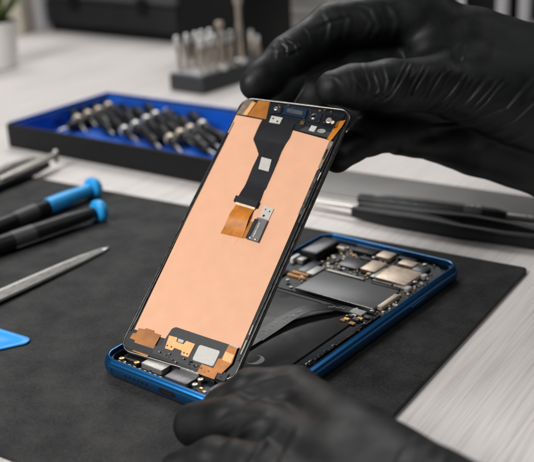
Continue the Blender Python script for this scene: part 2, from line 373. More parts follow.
# black battery flex cable with white markings, arching over the battery
def ribbon(mb, pts, widths, th=.02, up=(0, 0, 1), sub=5):
    P = [Vector(p) for p in pts]; out = []; ws = []
    for i in range(len(P)-1):
        p0 = P[max(i-1, 0)]; p1 = P[i]; p2 = P[i+1]; p3 = P[min(i+2, len(P)-1)]
        for k in range(sub):
            s = k/sub
            out.append(.5*((2*p1)+(p2-p0)*s+(2*p0-5*p1+4*p2-p3)*s*s+(3*p1-p0-3*p2+p3)*s**3)); ws.append(widths[i]*(1-s)+widths[i+1]*s)
    out.append(P[-1]); ws.append(widths[-1])
    mb.sweep(out, lambda i: [(-ws[i]/2, 0), (ws[i]/2, 0), (ws[i]/2, th), (-ws[i]/2, th)], up); return out
FLEX = [(2.55, 1.25, .66), (1.95, 1.05, .72), (1.35, .55, .86), (.85, -.15, .92), (.55, -1.1, .84), (.42, -2.3, .72), (.36, -3.5, .66), (.3, -4.1, .63)]
b = MB(); FP = ribbon(b, FLEX, [.5, .6, .66, .70, .72, .74, .76, .76]); fx = b.build('flex_cable', 'flex_grey', ph, ang=50)
b = MB(); b.box(2.3, 3.0, 1.0, 1.5, .61, .70, .03); b.build('flex_plug', 'silver_matte', fx)
b = MB(); b.box(.02, .72, -4.15, -3.3, .70, .72, .006); b.build('flex_end_label', 'pad', fx)
def mark(x, y, z, l, a, wd=.05):
    b = MB(); c, s = math.cos(a), math.sin(a)
    q = [(-l/2, -wd/2), (l/2, -wd/2), (l/2, wd/2), (-l/2, wd/2)]
    b.loft([[(x+c*p-s*r_, y+s*p+c*r_, z) for p, r_ in q], [(x+c*p-s*r_, y+s*p+c*r_, z+.004) for p, r_ in q]])
    b.build('printed_mark', 'print', fx)
for i in range(11):
    p = FP[int(17+i*1.0)]; mark(p.x+random.uniform(-.2, .2), p.y+random.uniform(-.08, .08), p.z+.0215, random.uniform(.14, .34), random.uniform(.5, 2.6), .055)
for i in range(5):
    p = FP[5+i]; mark(p.x, p.y+.05*(i % 2), p.z+.0215, .24, .5+.7*(i % 2), .05)
# lower board near the charging port
b = MB(); b.plate([(-3.5, -7.95), (3.5, -7.95), (3.55, -6.55), (-3.55, -6.55)], .431, .48); lb = b.build('lower_board', 'pcb', ph)
comp('metal_cover', -2.25, -1.05, -7.75, -7.2, .74, 'silver_matte', .06, .481, parent=lb, keep=False)
comp('port_housing', -.7, .55, -7.98, -7.25, .72, 'chip_grey', .1, .481, parent=lb, keep=False)
comp('port_bracket', -.55, .5, -7.2, -6.98, .80, 'silver_matte', .05, .481, parent=lb, keep=False)
comp('vibration_motor', 1.5, 2.6, -7.8, -6.9, .70, 'chip_grey', .2, .481, parent=lb, keep=False)
comp('speaker_module', -3.4, -2.4, -7.7, -6.8, .62, 'chip_black', .1, .481, parent=lb, keep=False)
for x, y, mm in ((.78, -7.72, 'silver'), (-2.5, -7.75, 'gold'), (.7, -7.3, 'silver'), (2.9, -7.7, 'silver'), (-3.3, -7.85, 'gold')): screw(x, y, .66, lb, mm, .13)
for i in range(26):
    x = random.uniform(-3.45, 2.8); y = random.uniform(-8.03, -7.0); s = random.uniform(.07, .2)
    nm, mm = random.choice(SMALL); c = MB(); c.box(x, x+s, y, y+s*.6, .481, .53+.12*random.random(), .012); c.build(nm, mm, lb)
b = MB()
for i in range(9): b.box(-3.3+i*.30, -3.15+i*.30, -8.12, -8.02, .60, .672, .01)
b.build('retaining_clips', 'silver_matte', ph)

# ------------------------------------------------------------------ display assembly held in the air
DR = Matrix(((.83103, .44959, -.32750), (-.55508, .63259, -.54010), (-.03565, .63063, .77526)))
TH = R(1.6)
dp = thing('phone_display', 'detached phone display seen from its copper backed side, held up by the upper hand', 'phone display')
mm4 = (DR @ Matrix.Rotation(TH, 3, 'Z')).to_4x4(); mm4.translation = Vector((-1.354, 40.0, 5.094))
dp.location = mm4.translation; dp.rotation_euler = mm4.to_euler()
def dl(x, y): return (x*math.cos(TH)+y*math.sin(TH), -x*math.sin(TH)+y*math.cos(TH))
def dpl(name, pts, z0, z1, m, parent=dp, bev=0., loc=True):
    q = [dl(*p) for p in pts] if loc else pts
    a = sum(q[i][0]*q[(i+1) % len(q)][1]-q[(i+1) % len(q)][0]*q[i][1] for i in range(len(q)))
    if a < 0: q = q[::-1]
    b = MB(); b.plate(q, z0, z1, bev); return b.build(name, m, parent)
X0, X1, Y0, Y1 = -2.88, 3.04, -6.86, 6.86
def d_ring(o, z): return [(a, b, z) for a, b in rrect(X0+o, X1-o, Y0+o, Y1-o, max(.05, .62-o), 10)]
b = MB(); b.loft([d_ring(.12, -.26), d_ring(.02, -.22), d_ring(0, -.14), d_ring(.0, -.06), d_ring(.03, -.02), d_ring(.12, -.02)])
pan = b.build('panel', 'glass_black', dp, ang=50)
b = MB(); b.loft([d_ring(.0-.012, -.12), d_ring(-.02, -.09), d_ring(-.012, -.05), d_ring(.035, -.005), d_ring(.075, .005), d_ring(.10, -.018)], False, False)
b.build('metal_rim', 'edge_metal', dp, ang=60)
for sgn, xx in ((-1, X0+.17), (1, X1-.21)):           # dark rail with a bright wire along both long sides
    b = MB(); b.box(xx-.05, xx+.05, -5.9, 5.3, -.02, .012, .004); rl = b.build('side_rail', 'glass_black', dp)
    b = MB(); b.sweep([(xx+.03+.012*math.sin(i*1.7), -5.6+i*.6, .016) for i in range(18)], lambda i: rrect(-.014, .014, -.008, .010+.006*(i % 3), .006, 2)); b.build('rail_wire', 'edge_metal', rl)
    y = -5.6
    while y < 5.0:
        l = random.uniform(.2, .9); w_ = random.uniform(.02, .05)
        if random.random() < .45: c = MB(); c.box(xx-w_, xx+w_*.6, y, y+l, .0125, random.uniform(.018, .03), .004); c.build('rail_clip', random.choice(('module', 'chip_black', 'chip_grey', 'sticker')), rl)
        y += l+random.uniform(.1, .7)
dpl('copper_foil', [(-2.93, 5.66), (-1.40, 5.62), (-1.36, 5.45), (.40, 5.33), (2.46, 5.12), (2.66, .0), (2.86, -5.3), (2.45, -5.28), (-.45, -5.22), (-.62, -5.84), (-2.38, -5.86), (-2.66, .0)], -.018, .004, 'foil')
# upper edge electronics
top = dpl('upper_module', [(-2.72, 6.62), (2.55, 6.62), (2.62, 5.18), (.42, 5.36), (-1.38, 5.64), (-2.85, 5.72)], -.018, .02, 'module')
dpl('side_film', [(-2.86, 6.55), (-2.35, 6.60), (-2.3, 5.70), (-2.93, 5.70)], .021, .03, 'grey_tan', top)
dpl('orange_flex', [(-2.12, 6.62), (-1.48, 6.66), (-1.22, 5.66), (-2.28, 5.70)], .031, .045, 'kapton_brown', top)
dpl('orange_strip', [(-2.42, 6.5), (-2.2, 6.5), (-2.32, 5.72), (-2.56, 5.72)], .031, .04, 'copper_flat', top)
dpl('speaker_mesh', [(-.58, 6.55), (.68, 6.50), (.74, 5.98), (-.50, 6.04)], .021, .10, 'blue_dark', top, .03)
dpl('speaker_grille', [(-.36, 6.40), (.5, 6.36), (.55, 6.14), (-.30, 6.18)], .101, .115, 'chip_grey', top)
dpl('sensor_bracket', [(-1.02, 5.90), (-.40, 5.88), (-.40, 5.46), (-.98, 5.50)], .021, .055, 'sticker', top)
for x, y in ((-.86, 5.76), (-.58, 5.64)):
    b = MB(); c = dl(x, y); b.lathe([(.05, .054), (.05, .06)], (c[0], c[1], 0), n=10); b.build('bracket_hole', 'chip_black', top)
dpl('sensor_flex', [(-1.28, 6.3), (-.7, 6.5), (-.62, 6.1), (-1.2, 5.95)], .046, .07, 'module', top)
for x, y, r_, m_ in ((-.98, 6.32, .1, 'silver'), (-.78, 6.24, .07, 'chip_grey'), (1.12, 6.2, .13, 'lens'), (1.12, 6.2, .17, 'chip_grey'), (1.95, 6.12, .15, 'silver_matte'), (2.18, 6.05, .09, 'tan_can')):
    b = MB(); c = dl(x, y); h = .10 if m_ == 'lens' else .08
    b.lathe([(r_, .021), (r_, h-.01), (r_*.85, h), (r_*.5, h), (r_*.45, h-.015)], (c[0], c[1], 0), n=16); b.build('sensor', m_, top)
dpl('earpiece_block', [(.85, 6.42), (1.5, 6.40), (1.52, 5.86), (.9, 5.9)], .021, .06, 'module', top, .02)
dpl('proximity_board', [(1.62, 6.45), (2.5, 6.40), (2.52, 5.78), (1.66, 5.82)], .021, .05, 'glass_black', top, .01)
dpl('grey_film', [(.95, 5.62), (2.36, 5.52), (2.38, 5.22), (.72, 5.36)], .021, .034, 'plate_grey', top)
dpl('contact_plate', [(1.22, 5.72), (1.52, 5.70), (1.50, 5.40), (1.20, 5.42)], .035, .06, 'sticker', top)
b = MB(); c = dl(1.85, 5.5); b.lathe([(.16, .035), (.16, .075), (.11, .075), (.1, .05)], (c[0], c[1], 0), n=16, sx=1.3, sy=.7); b.build('contact_ring', 'silver_matte', top)
b = MB(); c = dl(.72, 5.78)
for k in range(3): b.box(c[0]-.1+.07*k, c[0]-.06+.07*k, c[1]-.1, c[1]+.1, .021, .08, .01)
b.build('contact_pins', 'gold', top)
for i in range(26):
    x = random.uniform(-1.1, 2.4); y = random.uniform(5.75, 6.6); s = random.uniform(.05, .13); c = dl(x, y)
    b = MB(); b.box(c[0], c[0]+s, c[1], c[1]+s*.6, .021, .07+.03*random.random(), .008); b.build('small_component', random.choice(('chip_grey', 'silver_matte', 'chip_black', 'gold', 'blue_dark', 'chip_black')), top)
dpl('corner_flex', [(2.38, 6.15), (2.74, 6.28), (2.70, 5.9), (2.50, 5.1), (2.28, 5.15)], .035, .05, 'kapton', top)
dpl('side_bracket', [(2.44, 5.08), (2.66, 5.06), (2.64, 3.55), (2.50, 3.62)], .005, .05, 'grey_tan')
b = MB(); c = dl(2.54, 4.35); b.rbox(c[0]-.05, c[0]+.05, c[1]-.28, c[1]+.28, .051, .07, .04, .01); b.build('bracket_slot', 'chip_black', dp)
dpl('side_channel', [(2.50, 3.5), (2.66, 3.5), (2.74, 1.2), (2.60, 1.2)], .005, .03, 'edge_metal')
# ribbon cable down the foil
RB = [(-1.40, 5.66), (.36, 5.5), (.42, 4.9), (.36, 4.22), (.44, 3.0), (.50, 2.1), (.46, 1.95), (.52, 1.28), (-.62, 1.34), (-.60, 2.2), (-.70, 3.62), (-1.05, 4.0), (-1.36, 4.45)]
q = [dl(*p) for p in RB]
b = MB(); bm = b.bm
# ribbon as a gently bowed sheet: rows across the cable
rows = [(5.66, -1.40, .36), (5.3, -1.40, .38), (4.9, -1.38, .42), (4.56, -1.37, .38), (4.46, -1.34, .37), (4.1, -1.0, .36), (3.76, -.70, .38), (3.66, -.67, .40), (3.0, -.66, .44), (2.4, -.62, .48), (2.1, -.60, .50), (1.95, -.60, .46), (1.6, -.61, .49), (1.28, -.62, .52)]
def bow(y): return .03+.045*math.exp(-((y-5.0)/.45)**2)+.05*math.exp(-((y-1.5)/.35)**2)+.02*math.sin(y*2.3)
rings = []
for y, xa, xb in rows:
    a = dl(xa, y); c = dl(xb, y); z = bow(y)
    rings.append([(a[0], a[1], z-.02), (c[0], c[1], z-.02), (c[0], c[1], z+.008), (a[0], a[1], z+.008)])
b.loft(rings); rib = b.build('ribbon_cable', 'ribbon', dp, ang=50)
zz = bow(3.3)+.009
dpl('ribbon_sticker', [(-.46, 3.62), (.10, 3.58), (.24, 2.94), (-.32, 2.98)], zz, zz+.006, 'sticker', rib)
dpl('ribbon_connector', [(-.74, 1.42), (.56, 1.32), (.56, 1.02), (-.72, 1.12)], .005, .14, 'chip_black', rib, .03)
dpl('connector_contacts', [(-.58, 1.13), (.48, 1.05), (.48, .93), (-.58, 1.0)], .005, .08, 'tan_can', rib)
rows = [(1.0, -.55, .44), (.75, -.55, .44), (.5, -.56, .46), (.2, -.57, .48), (-.1, -.58, .50), (-.3, -.59, .52), (-.52, -.60, .54)]
b = MB(); rings = []
for y, xa, xb in rows:
    a = dl(xa, y); c = dl(xb, y); z = .03+.11*math.exp(-((y-.45)/.34)**2)
    rings.append([(a[0], a[1], z-.02), (c[0], c[1], z-.02), (c[0], c[1], z+.006), (a[0], a[1], z+.006)])
b.loft(rings); kp = b.build('orange_connector_flex', 'kapton', dp, ang=60)
dpl('flex_tab', [(.44, .38), (.74, .36), (.76, -.5), (.52, -.5)], .006, .02, 'kapton_brown', kp)
dpl('foil_patch', [(-.62, -.54), (.36, -.60), (.34, -.86), (-.60, -.80)], .0045, .009, 'foil', kp)
ic = dpl('driver_chip', [(.80, .60), (1.38, .56), (1.42, -.56), (.80, -.52)], .005, .10, 'bracket_grey', dp, .03)
dpl('chip_side', [(.74, .50), (.93, .50), (.93, -.50), (.74, -.48)], .006, .118, 'chip_black', ic, .02)
dpl('chip_highlight_bar', [(1.02, .35), (1.09, .35), (1.11, -.36), (1.04, -.36)], .101, .108, 'silver', ic)
for x, y in ((.95, -.44), (1.24, -.46)):
    b = MB(); c = dl(x, y); b.lathe([(.045, .10), (.045, .125), (.02, .13)], (c[0], c[1], 0), n=10); b.build('solder_dot', 'silver', ic)
pl = dpl('metal_plate', [(.82, 1.24), (1.36, 1.20), (1.36, .60), (.88, .64)], .005, .035, 'sticker', dp)
for x, y, r_ in ((.98, 1.08, .035), (1.22, 1.02, .04), (1.04, .76, .06)):
    b = MB(); c = dl(x, y); b.lathe([(r_, .034), (r_, .0365)], (c[0], c[1], 0), n=10); b.build('plate_hole', 'chip_black', pl)
# lower edge electronics
lo = dpl('lower_plate', [(-.60, -5.36), (-.48, -5.25), (2.40, -5.28), (2.55, -5.40), (2.5, -6.72), (-.95, -6.62), (-.98, -6.3), (-.72, -6.2)], .005, .05, 'plate_grey')
dpl('bottom_strip', [(-2.5, -6.42), (2.9, -6.44), (2.85, -6.8), (-2.45, -6.74)], -.018, .04, 'module')
H = [(-.55, -5.68), (-.12, -5.66), (-.08, -5.84), (.30, -5.86), (.36, -5.68), (.82, -5.70), (.80, -6.32), (.42, -6.32), (.38, -6.14), (-.02, -6.12), (-.06, -6.26), (-.45, -6.26)]
hb = dpl('copper_bracket', H, .051, .075, 'copper_flat', lo)
for x, y in ((-.40, -6.12), (-.18, -6.12), (.52, -6.2), (.68, -6.2)):
    b = MB(); c = dl(x, y); b.lathe([(.04, .074), (.04, .078)], (c[0], c[1], 0), n=10); b.build('bracket_hole', 'chip_black', hb)
dpl('bracket_foot', [(-.06, -5.68), (.24, -5.69), (.24, -5.82), (-.04, -5.82)], .051, .066, 'sticker', lo)
c0 = [dl(a, b_) for a, b_ in rrect(1.02, 2.10, -6.38, -5.66, .1, 4)]
dpl('silver_pad', c0, .051, .085, 'pad', lo, .02, loc=False)
dpl('orange_tape', [(-2.18, -5.76), (-1.86, -5.72), (-1.84, -5.66), (-1.40, -5.66), (-1.38, -5.74), (-.98, -5.76), (-1.0, -6.62), (-2.02, -6.60), (-2.06, -6.32), (-2.36, -6.30), (-2.34, -6.05), (-2.18, -6.0)], .01, .035, 'kapton_brown')
dpl('tape_tongue', [(-1.95, -6.60), (-1.05, -6.62), (-1.08, -6.84), (-1.92, -6.80)], .02, .03, 'kapton')
of = dpl('orange_flex', [(2.34, -5.30), (2.76, -5.34), (2.84, -6.0), (2.6, -6.55), (2.42, -6.55), (2.40, -6.86), (1.52, -6.84), (1.55, -6.42), (2.14, -6.44), (2.16, -6.0), (2.3, -5.95)], .052, .085, 'kapton')
dpl('flex_fold', [(2.32, -5.62), (2.78, -5.66), (2.80, -6.02), (2.36, -6.0)], .086, .10, 'copper_flat', of)
dpl('film_corner', [(2.34, -5.22), (2.80, -5.26), (2.76, -5.36), (2.34, -5.34)], .052, .058, 'sticker', of)
for i in range(18):
    x = random.uniform(-.8, 2.6); y = random.uniform(-6.74, -6.46); s = random.uniform(.04, .11); c = dl(x, y)
    b = MB(); b.box(c[0], c[0]+s, c[1], c[1]+s*.7, .051, .10+.04*random.random(), .01); b.build('small_component', random.choice(('chip_grey', 'chip_grey', 'chip_black', 'chip_black', 'grey_tan')), lo)

# ------------------------------------------------------------------ gloved hands: one smooth surface each
def seg_d(P, a, b, ra, rb):
    ab = b-a; L2 = float(ab @ ab)+1e-9
    tt = np.clip(((P-a) @ ab)/L2, 0, 1)
    d = P-a-tt[:, None]*ab
    return np.sqrt(np.einsum('ij,ij->i', d, d))-(ra+(rb-ra)*tt)
def smin(a, b, k):
    h = np.clip(.5+.5*(b-a)/k, 0, 1); return b+(a-b)*h-k*h*(1-h)
def surface_nets(F, o, h):
    nx, ny, nz = F.shape; S = F < 0
    cnt = np.zeros((nx-1, ny-1, nz-1), np.int8)
    offs = [(i, j, k) for i in (0, 1) for j in (0, 1) for k in (0, 1)]
    for i, j, k in offs: cnt += S[i:nx-1+i, j:ny-1+j, k:nz-1+k]
    cells = np.argwhere((cnt > 0) & (cnt < 8)); idx = -np.ones(cnt.shape, np.int64); idx[tuple(cells.T)] = np.arange(len(cells))
    acc = np.zeros((len(cells), 3)); num = np.zeros(len(cells))
    for a in offs:
        for ax in range(3):
            if a[ax]: continue
            b = list(a); b[ax] = 1
            fa = F[tuple((cells+a).T)]; fb = F[tuple((cells+b).T)]; m = (fa < 0) != (fb < 0)
            tt = fa[m]/(fa[m]-fb[m]); p = np.tile(np.array(a, float), (m.sum(), 1)); p[:, ax] += tt
            acc[m] += p; num[m] += 1
    V = (cells+acc/num[:, None])*h+o
    faces = []
    for ax in range(3):
        u, v = (ax+1) % 3, (ax+2) % 3
        sl0 = [slice(None)]*3; sl1 = [slice(None)]*3; sl0[ax] = slice(0, -1); sl1[ax] = slice(1, None)
        A = S[tuple(sl0)]; B = S[tuple(sl1)]
        E = np.argwhere(A != B); E = E[(E[:, u] > 0) & (E[:, v] > 0) & (E[:, u] < F.shape[u]-1) & (E[:, v] < F.shape[v]-1)]
        flip = A[tuple(E.T)]
        du = np.zeros(3, int); du[u] = 1; dv = np.zeros(3, int); dv[v] = 1
        q = np.stack([idx[tuple((E-du-dv).T)], idx[tuple((E-dv).T)], idx[tuple(E.T)], idx[tuple((E-du).T)]], 1)
        q[~flip] = q[~flip][:, ::-1]; faces.append(q)
    return V, np.concatenate(faces)
def to_px(V):
    q = (V-np.array(CPOS)) @ np.array(RC); return np.stack([PCX+F_PX*q[:, 0]/-q[:, 2], PCY-F_PX*q[:, 1]/-q[:, 2]], 1)
def hand_mesh(name, chains, h, folds, floor=None, noise=.02, fine=False):
    """chains: (points, radii, k) ; folds: (pixel polyline, width px, height cm): creases in the rubber, cut into the surface"""
    allp = np.concatenate([np.array(c[0]) for c in chains]); rm = max(max(c[1]) for c in chains)
    lo = allp.min(0)-rm-.4; hi = allp.max(0)+rm+.4
    n = np.ceil((hi-lo)/h).astype(int)+1
    gx, gy, gz = [lo[i]+h*np.arange(n[i]) for i in range(3)]
    F = np.empty(tuple(n), np.float32)
    for ix in range(0, n[0], 24):
        X = np.stack(np.meshgrid(gx[ix:ix+24], gy, gz, indexing='ij'), -1); P = X.reshape(-1, 3)
        D = None
        for pts, rad, k in chains:
            pts = np.array(pts); d = None
            for i in range(len(pts)-1):
                s = seg_d(P, pts[i], pts[i+1], rad[i], rad[i+1]); d = s if d is None else smin(d, s, .30)
            D = d if D is None else smin(D, d, k)
        if floor is not None: D = np.maximum(D, floor-P[:, 2])
        F[ix:ix+24] = D.reshape(X.shape[:-1])
    V, Q = surface_nets(F, lo, h)
    def subdivide(V, Q):
        e = np.sort(np.concatenate([Q[:, [0, 1]], Q[:, [1, 2]], Q[:, [2, 3]], Q[:, [3, 0]]]), 1); n = len(V); q = len(Q)
        key, inv = np.unique(e[:, 0]*n+e[:, 1], return_inverse=True); mid = .5*(V[key//n]+V[key % n]); c = V[Q].mean(1)
        m_ = n+inv.reshape(4, q); ci = n+len(key)+np.arange(q)
        QQ = np.concatenate([np.stack([Q[:, k], m_[k], ci, m_[k-1]], 1) for k in range(4)])
        return np.concatenate([V, mid, c]), QQ
    if fine: V, Q = subdivide(V, Q)
    def normals(V):
        nn = np.cross(V[Q[:, 2]]-V[Q[:, 0]], V[Q[:, 3]]-V[Q[:, 1]]); N = np.zeros_like(V)
        for c in range(4): np.add.at(N, Q[:, c], nn)
        return N/np.maximum(np.linalg.norm(N, axis=1), 1e-9)[:, None]
    E = np.concatenate([Q[:, [0, 1]], Q[:, [1, 2]], Q[:, [2, 3]], Q[:, [3, 0]]])
    def smooth(V, it):
        for _ in range(it):
            S = np.zeros_like(V); c = np.zeros(len(V)); np.add.at(S, E[:, 0], V[E[:, 1]]); np.add.at(c, E[:, 0], 1); V = .5*V+.5*S/c[:, None]
        return V
    V = smooth(V, 9 if fine else 4); N = normals(V)
    px = to_px(V); toward = np.array(CPOS)-V; toward /= np.linalg.norm(toward, axis=1)[:, None]
    face = np.clip((np.einsum('ij,ij->i', N, toward)+.05)/.25, 0, 1)
    disp = np.zeros(len(V))
    for line, wpx, amp in folds:
        L = np.array(line, float); best = np.full(len(V), 1e9); tb = np.zeros(len(V)); side = np.zeros(len(V)); nseg = len(L)-1
        box = (px[:, 0] > L[:, 0].min()-5*wpx) & (px[:, 0] < L[:, 0].max()+5*wpx) & (px[:, 1] > L[:, 1].min()-5*wpx) & (px[:, 1] < L[:, 1].max()+5*wpx)
        ii = np.where(box)[0]; P2 = px[ii]
        for s in range(nseg):
            a, b = L[s], L[s+1]; ab = b-a; t_ = np.clip(((P2-a) @ ab)/(ab @ ab), 0, 1); dv = P2-a-t_[:, None]*ab
            dd = np.hypot(dv[:, 0], dv[:, 1]); m = dd < best[ii]; jj = ii[m]
            best[jj] = dd[m]; tb[jj] = (s+t_[m])/nseg; side[jj] = np.sign(ab[0]*dv[m, 1]-ab[1]*dv[m, 0])*dd[m]
        w = side[ii]/wpx; env = np.sin(np.pi*np.clip(tb[ii], .0, 1))**.6*np.where(best[ii] < 1e8, 1, 0)
        disp[ii] += amp*env*face[ii]*(np.exp(-w*w)-.75*np.exp(-((w-1.5)/1.0)**2))
    # low, irregular swelling of the rubber
    for _ in range(26):
        k = RNG.normal(size=3)*RNG.uniform(.6, 2.2); disp += noise*np.sin(V @ k+RNG.uniform(0, 6.28))/5
    V = V+N*disp[:, None]
    o = V.mean(0); me = bpy.data.meshes.new(name); me.from_pydata((V-o).tolist(), [], Q.tolist()); me.update(); me.shade_smooth()
    me.materials.append(M['glove']); ob = bpy.data.objects.new(name, me); ob.location = o; COL.objects.link(ob); return ob
def ch(pts, k=.3): return ([tuple(atd(*p[:3])) for p in pts], [p[3] for p in pts], k)
def chz(pts, k=.3): return ([tuple(at(*p[:3])) for p in pts], [p[3] for p in pts], k)

upper = [
  ch([(256, 84.5, 47.15, .78), (263, 78, 47.3, .87), (288, 57, 47.8, 1.04), (332, 27, 48.4, 1.20), (425, 14, 48.6, 1.4)]),                       # index finger
  ch([(272, 112, 47.9, .9), (288, 88, 48.3, 1.05), (345, 52, 49.4, 1.0), (445, 44, 49.8, 1.3)], .15),                 # middle finger, tip behind the display
  ch([(337, 157, 44.9, .74), (368, 138, 46.9, .86), (425, 126, 49.2, 1.1), (500, 70, 50.5, 1.3)], .12),               # little finger side supporting the back of the display
  ch([(398, 142, 48.0, .68), (450, 146, 49.6, .9), (520, 110, 50.5, 1.2)], .12),                                      # little finger
  ch([(334, 88.5, 45.2, .88), (352, 87, 45.35, 1.05), (388, 86, 45.5, 1.20), (440, 84, 46.6, 1.40), (545, 118, 48.2, 1.9)], .9),        # thumb and thenar
  ch([(420, 22, 48.6, 1.3), (470, 45, 48.9, 1.9), (545, 78, 49.4, 2.5), (640, 120, 49.4, 2.7), (760, 160, 49, 2.8)], .6),    # back of the hand, wrist
  ch([(432, 58, 47.9, 1.15), (480, 76, 47.7, 1.7), (545, 96, 48.2, 2.4)], .8),                                          # web between thumb and index
  ch([(425, 134, 49.6, 1.2), (480, 146, 49.6, 1.55), (560, 164, 50.0, 2.0), (680, 170, 49.5, 2.4)], .35),             # heel of the hand
  ch([(306, 120, 47.3, .84), (318, 98, 48.0, .95), (356, 70, 49.2, 1.0), (430, 60, 49.8, 1.2)], .12),                 # ring finger tip behind the display
  ch([(345, 112, 48.6, .9), (370, 114, 48.0, 1.25), (430, 100, 49.4, 1.6)], .2),                                      # palm
]
fold_u = []
for i in range(13):                                  # irregular fan of folds across the thumb web, drawn together at the lower left
    x = 390+i*7.6+RNG.uniform(-2.5, 2.5); k = RNG.uniform(0, 1); cut = RNG.uniform(.55, 1)
    A_ = np.array((x+16+i*.9, 62+i*1.5)); B2 = np.array((x+6, 82+i*1.8)); C_ = np.array((x-12-i*1.0, 104+i*1.5))
    if k < .5: A_ = B2+(A_-B2)*cut
    else: C_ = B2+(C_-B2)*cut
    fold_u.append(([A_, .5*(A_+B2)+RNG.uniform(-1, 1, 2), B2, .5*(B2+C_)+np.array((2.0, 1.0)), C_], RNG.uniform(1.4, 2.8), RNG.uniform(.028, .075)))
fold_u += [([(352, 64), (357, 85), (354, 106)], 2.6, .015), ([(363, 60), (371, 84), (366, 112)], 2.0, .022), ([(374, 70), (380, 88), (375, 110)], 1.8, .02), ([(384, 62), (389, 80), (384, 104)], 2.0, .02),
  ([(356, 78), (366, 90), (380, 96)], 2, .03), ([(366, 100), (380, 92), (392, 96)], 2, .03),
  ([(536, 78), (508, 110), (470, 124), (428, 128)], 2.8, .07), ([(545, 96), (516, 122), (484, 138)], 2.6, .06), ([(545, 118), (520, 136), (490, 148)], 3, .05),
  ([(454, 46), (466, 50)], 6, .10),
  ([(272, 45), (278, 52), (277, 60)], 2.2, .03), ([(279, 39), (288, 46), (289, 57)], 1.9, .04), ([(283, 36), (296, 44), (300, 54)], 2.2, .035), ([(276, 50), (290, 52), (302, 46)], 2, .03),
  ([(302, 22), (311, 34), (313, 46)], 2.6, .02), ([(322, 8), (331, 24), (328, 44)], 2.4, .03), ([(341, 4), (350, 20), (345, 44)], 3, .025), ([(352, 0), (372, 8), (380, 26), (370, 44)], 2.8, .025), ([(360, 12), (372, 22), (366, 36)], 2.4, .02), ([(388, 2), (398, 20), (392, 46)], 3.5, .03), ([(310, 28), (330, 18), (350, 14)], 2.6, .04),
  ([(322, 72), (336, 76), (346, 88)], 2.5, .02)]
hu = hand_mesh('gloved_hand', upper, .085, fold_u, noise=.03, fine=True)
tag(hu, 'black gloved hand at the top pinching the upper edge of the raised display', 'hand')

lower = [
  chz([(293, 391, 2.35, .93), (252, 393, 2.15, .86), (224, 408, 1.5, .74), (206, 424, .95, .64)], .2),                   # index over the phone corner
  chz([(270, 431, 2.2, .93), (234, 422, 1.8, .88), (196, 425, 1.05, .85)], .10),                                         # middle
  chz([(258, 472, 2.1, .95), (216, 463, 1.65, .86), (182, 472, 1.0, .76)], .10),                                         # ring
  chz([(250, 520, 2.0, .95), (205, 512, 1.5, .8)], .12),                                                                 # little
  chz([(298, 396, 2.35, .95), (352, 450, 2.4, 1.55), (430, 520, 2.6, 2.0), (560, 600, 3.2, 2.3), (700, 680, 4, 2.4)], .30),  # back of the hand, wrist
  chz([(274, 434, 2.2, .93), (340, 480, 2.25, 1.5), (430, 560, 2.6, 2.0)], .3),
  chz([(262, 476, 2.0, .93), (340, 530, 2.2, 1.6), (430, 600, 2.6, 2.0)], .3),
  chz([(284, 410, 2.15, .90), (246, 408, 1.85, .74)], .25),
  chz([(310, 400, 1.2, .8), (340, 440, 1.2, 1.0), (420, 500, 1.6, 1.4)], .3),                                            # thumb under the palm
]
fold_l = [([(294, 373), (262, 382), (224, 400)], 4, .05), ([(296, 388), (264, 399), (232, 414)], 4, .07), ([(270, 414), (244, 430), (222, 452)], 4, .07), ([(282, 422), (262, 444), (246, 470)], 4, .065), ([(300, 428), (288, 450), (276, 474)], 4, .05), ([(256, 410), (232, 416), (210, 430)], 4, .05),
  ([(420, 438), (405, 450), (395, 468)], 3.5, .05), ([(434, 446), (420, 458), (412, 472)], 3.5, .05), ([(447, 455), (437, 466)], 3.5, .05)]
hl = hand_mesh('gloved_hand', lower, .095, fold_l, floor=.012, noise=.018)
tag(hl, 'blurred black gloved hand in the foreground steadying the phone body on the mat', 'hand')

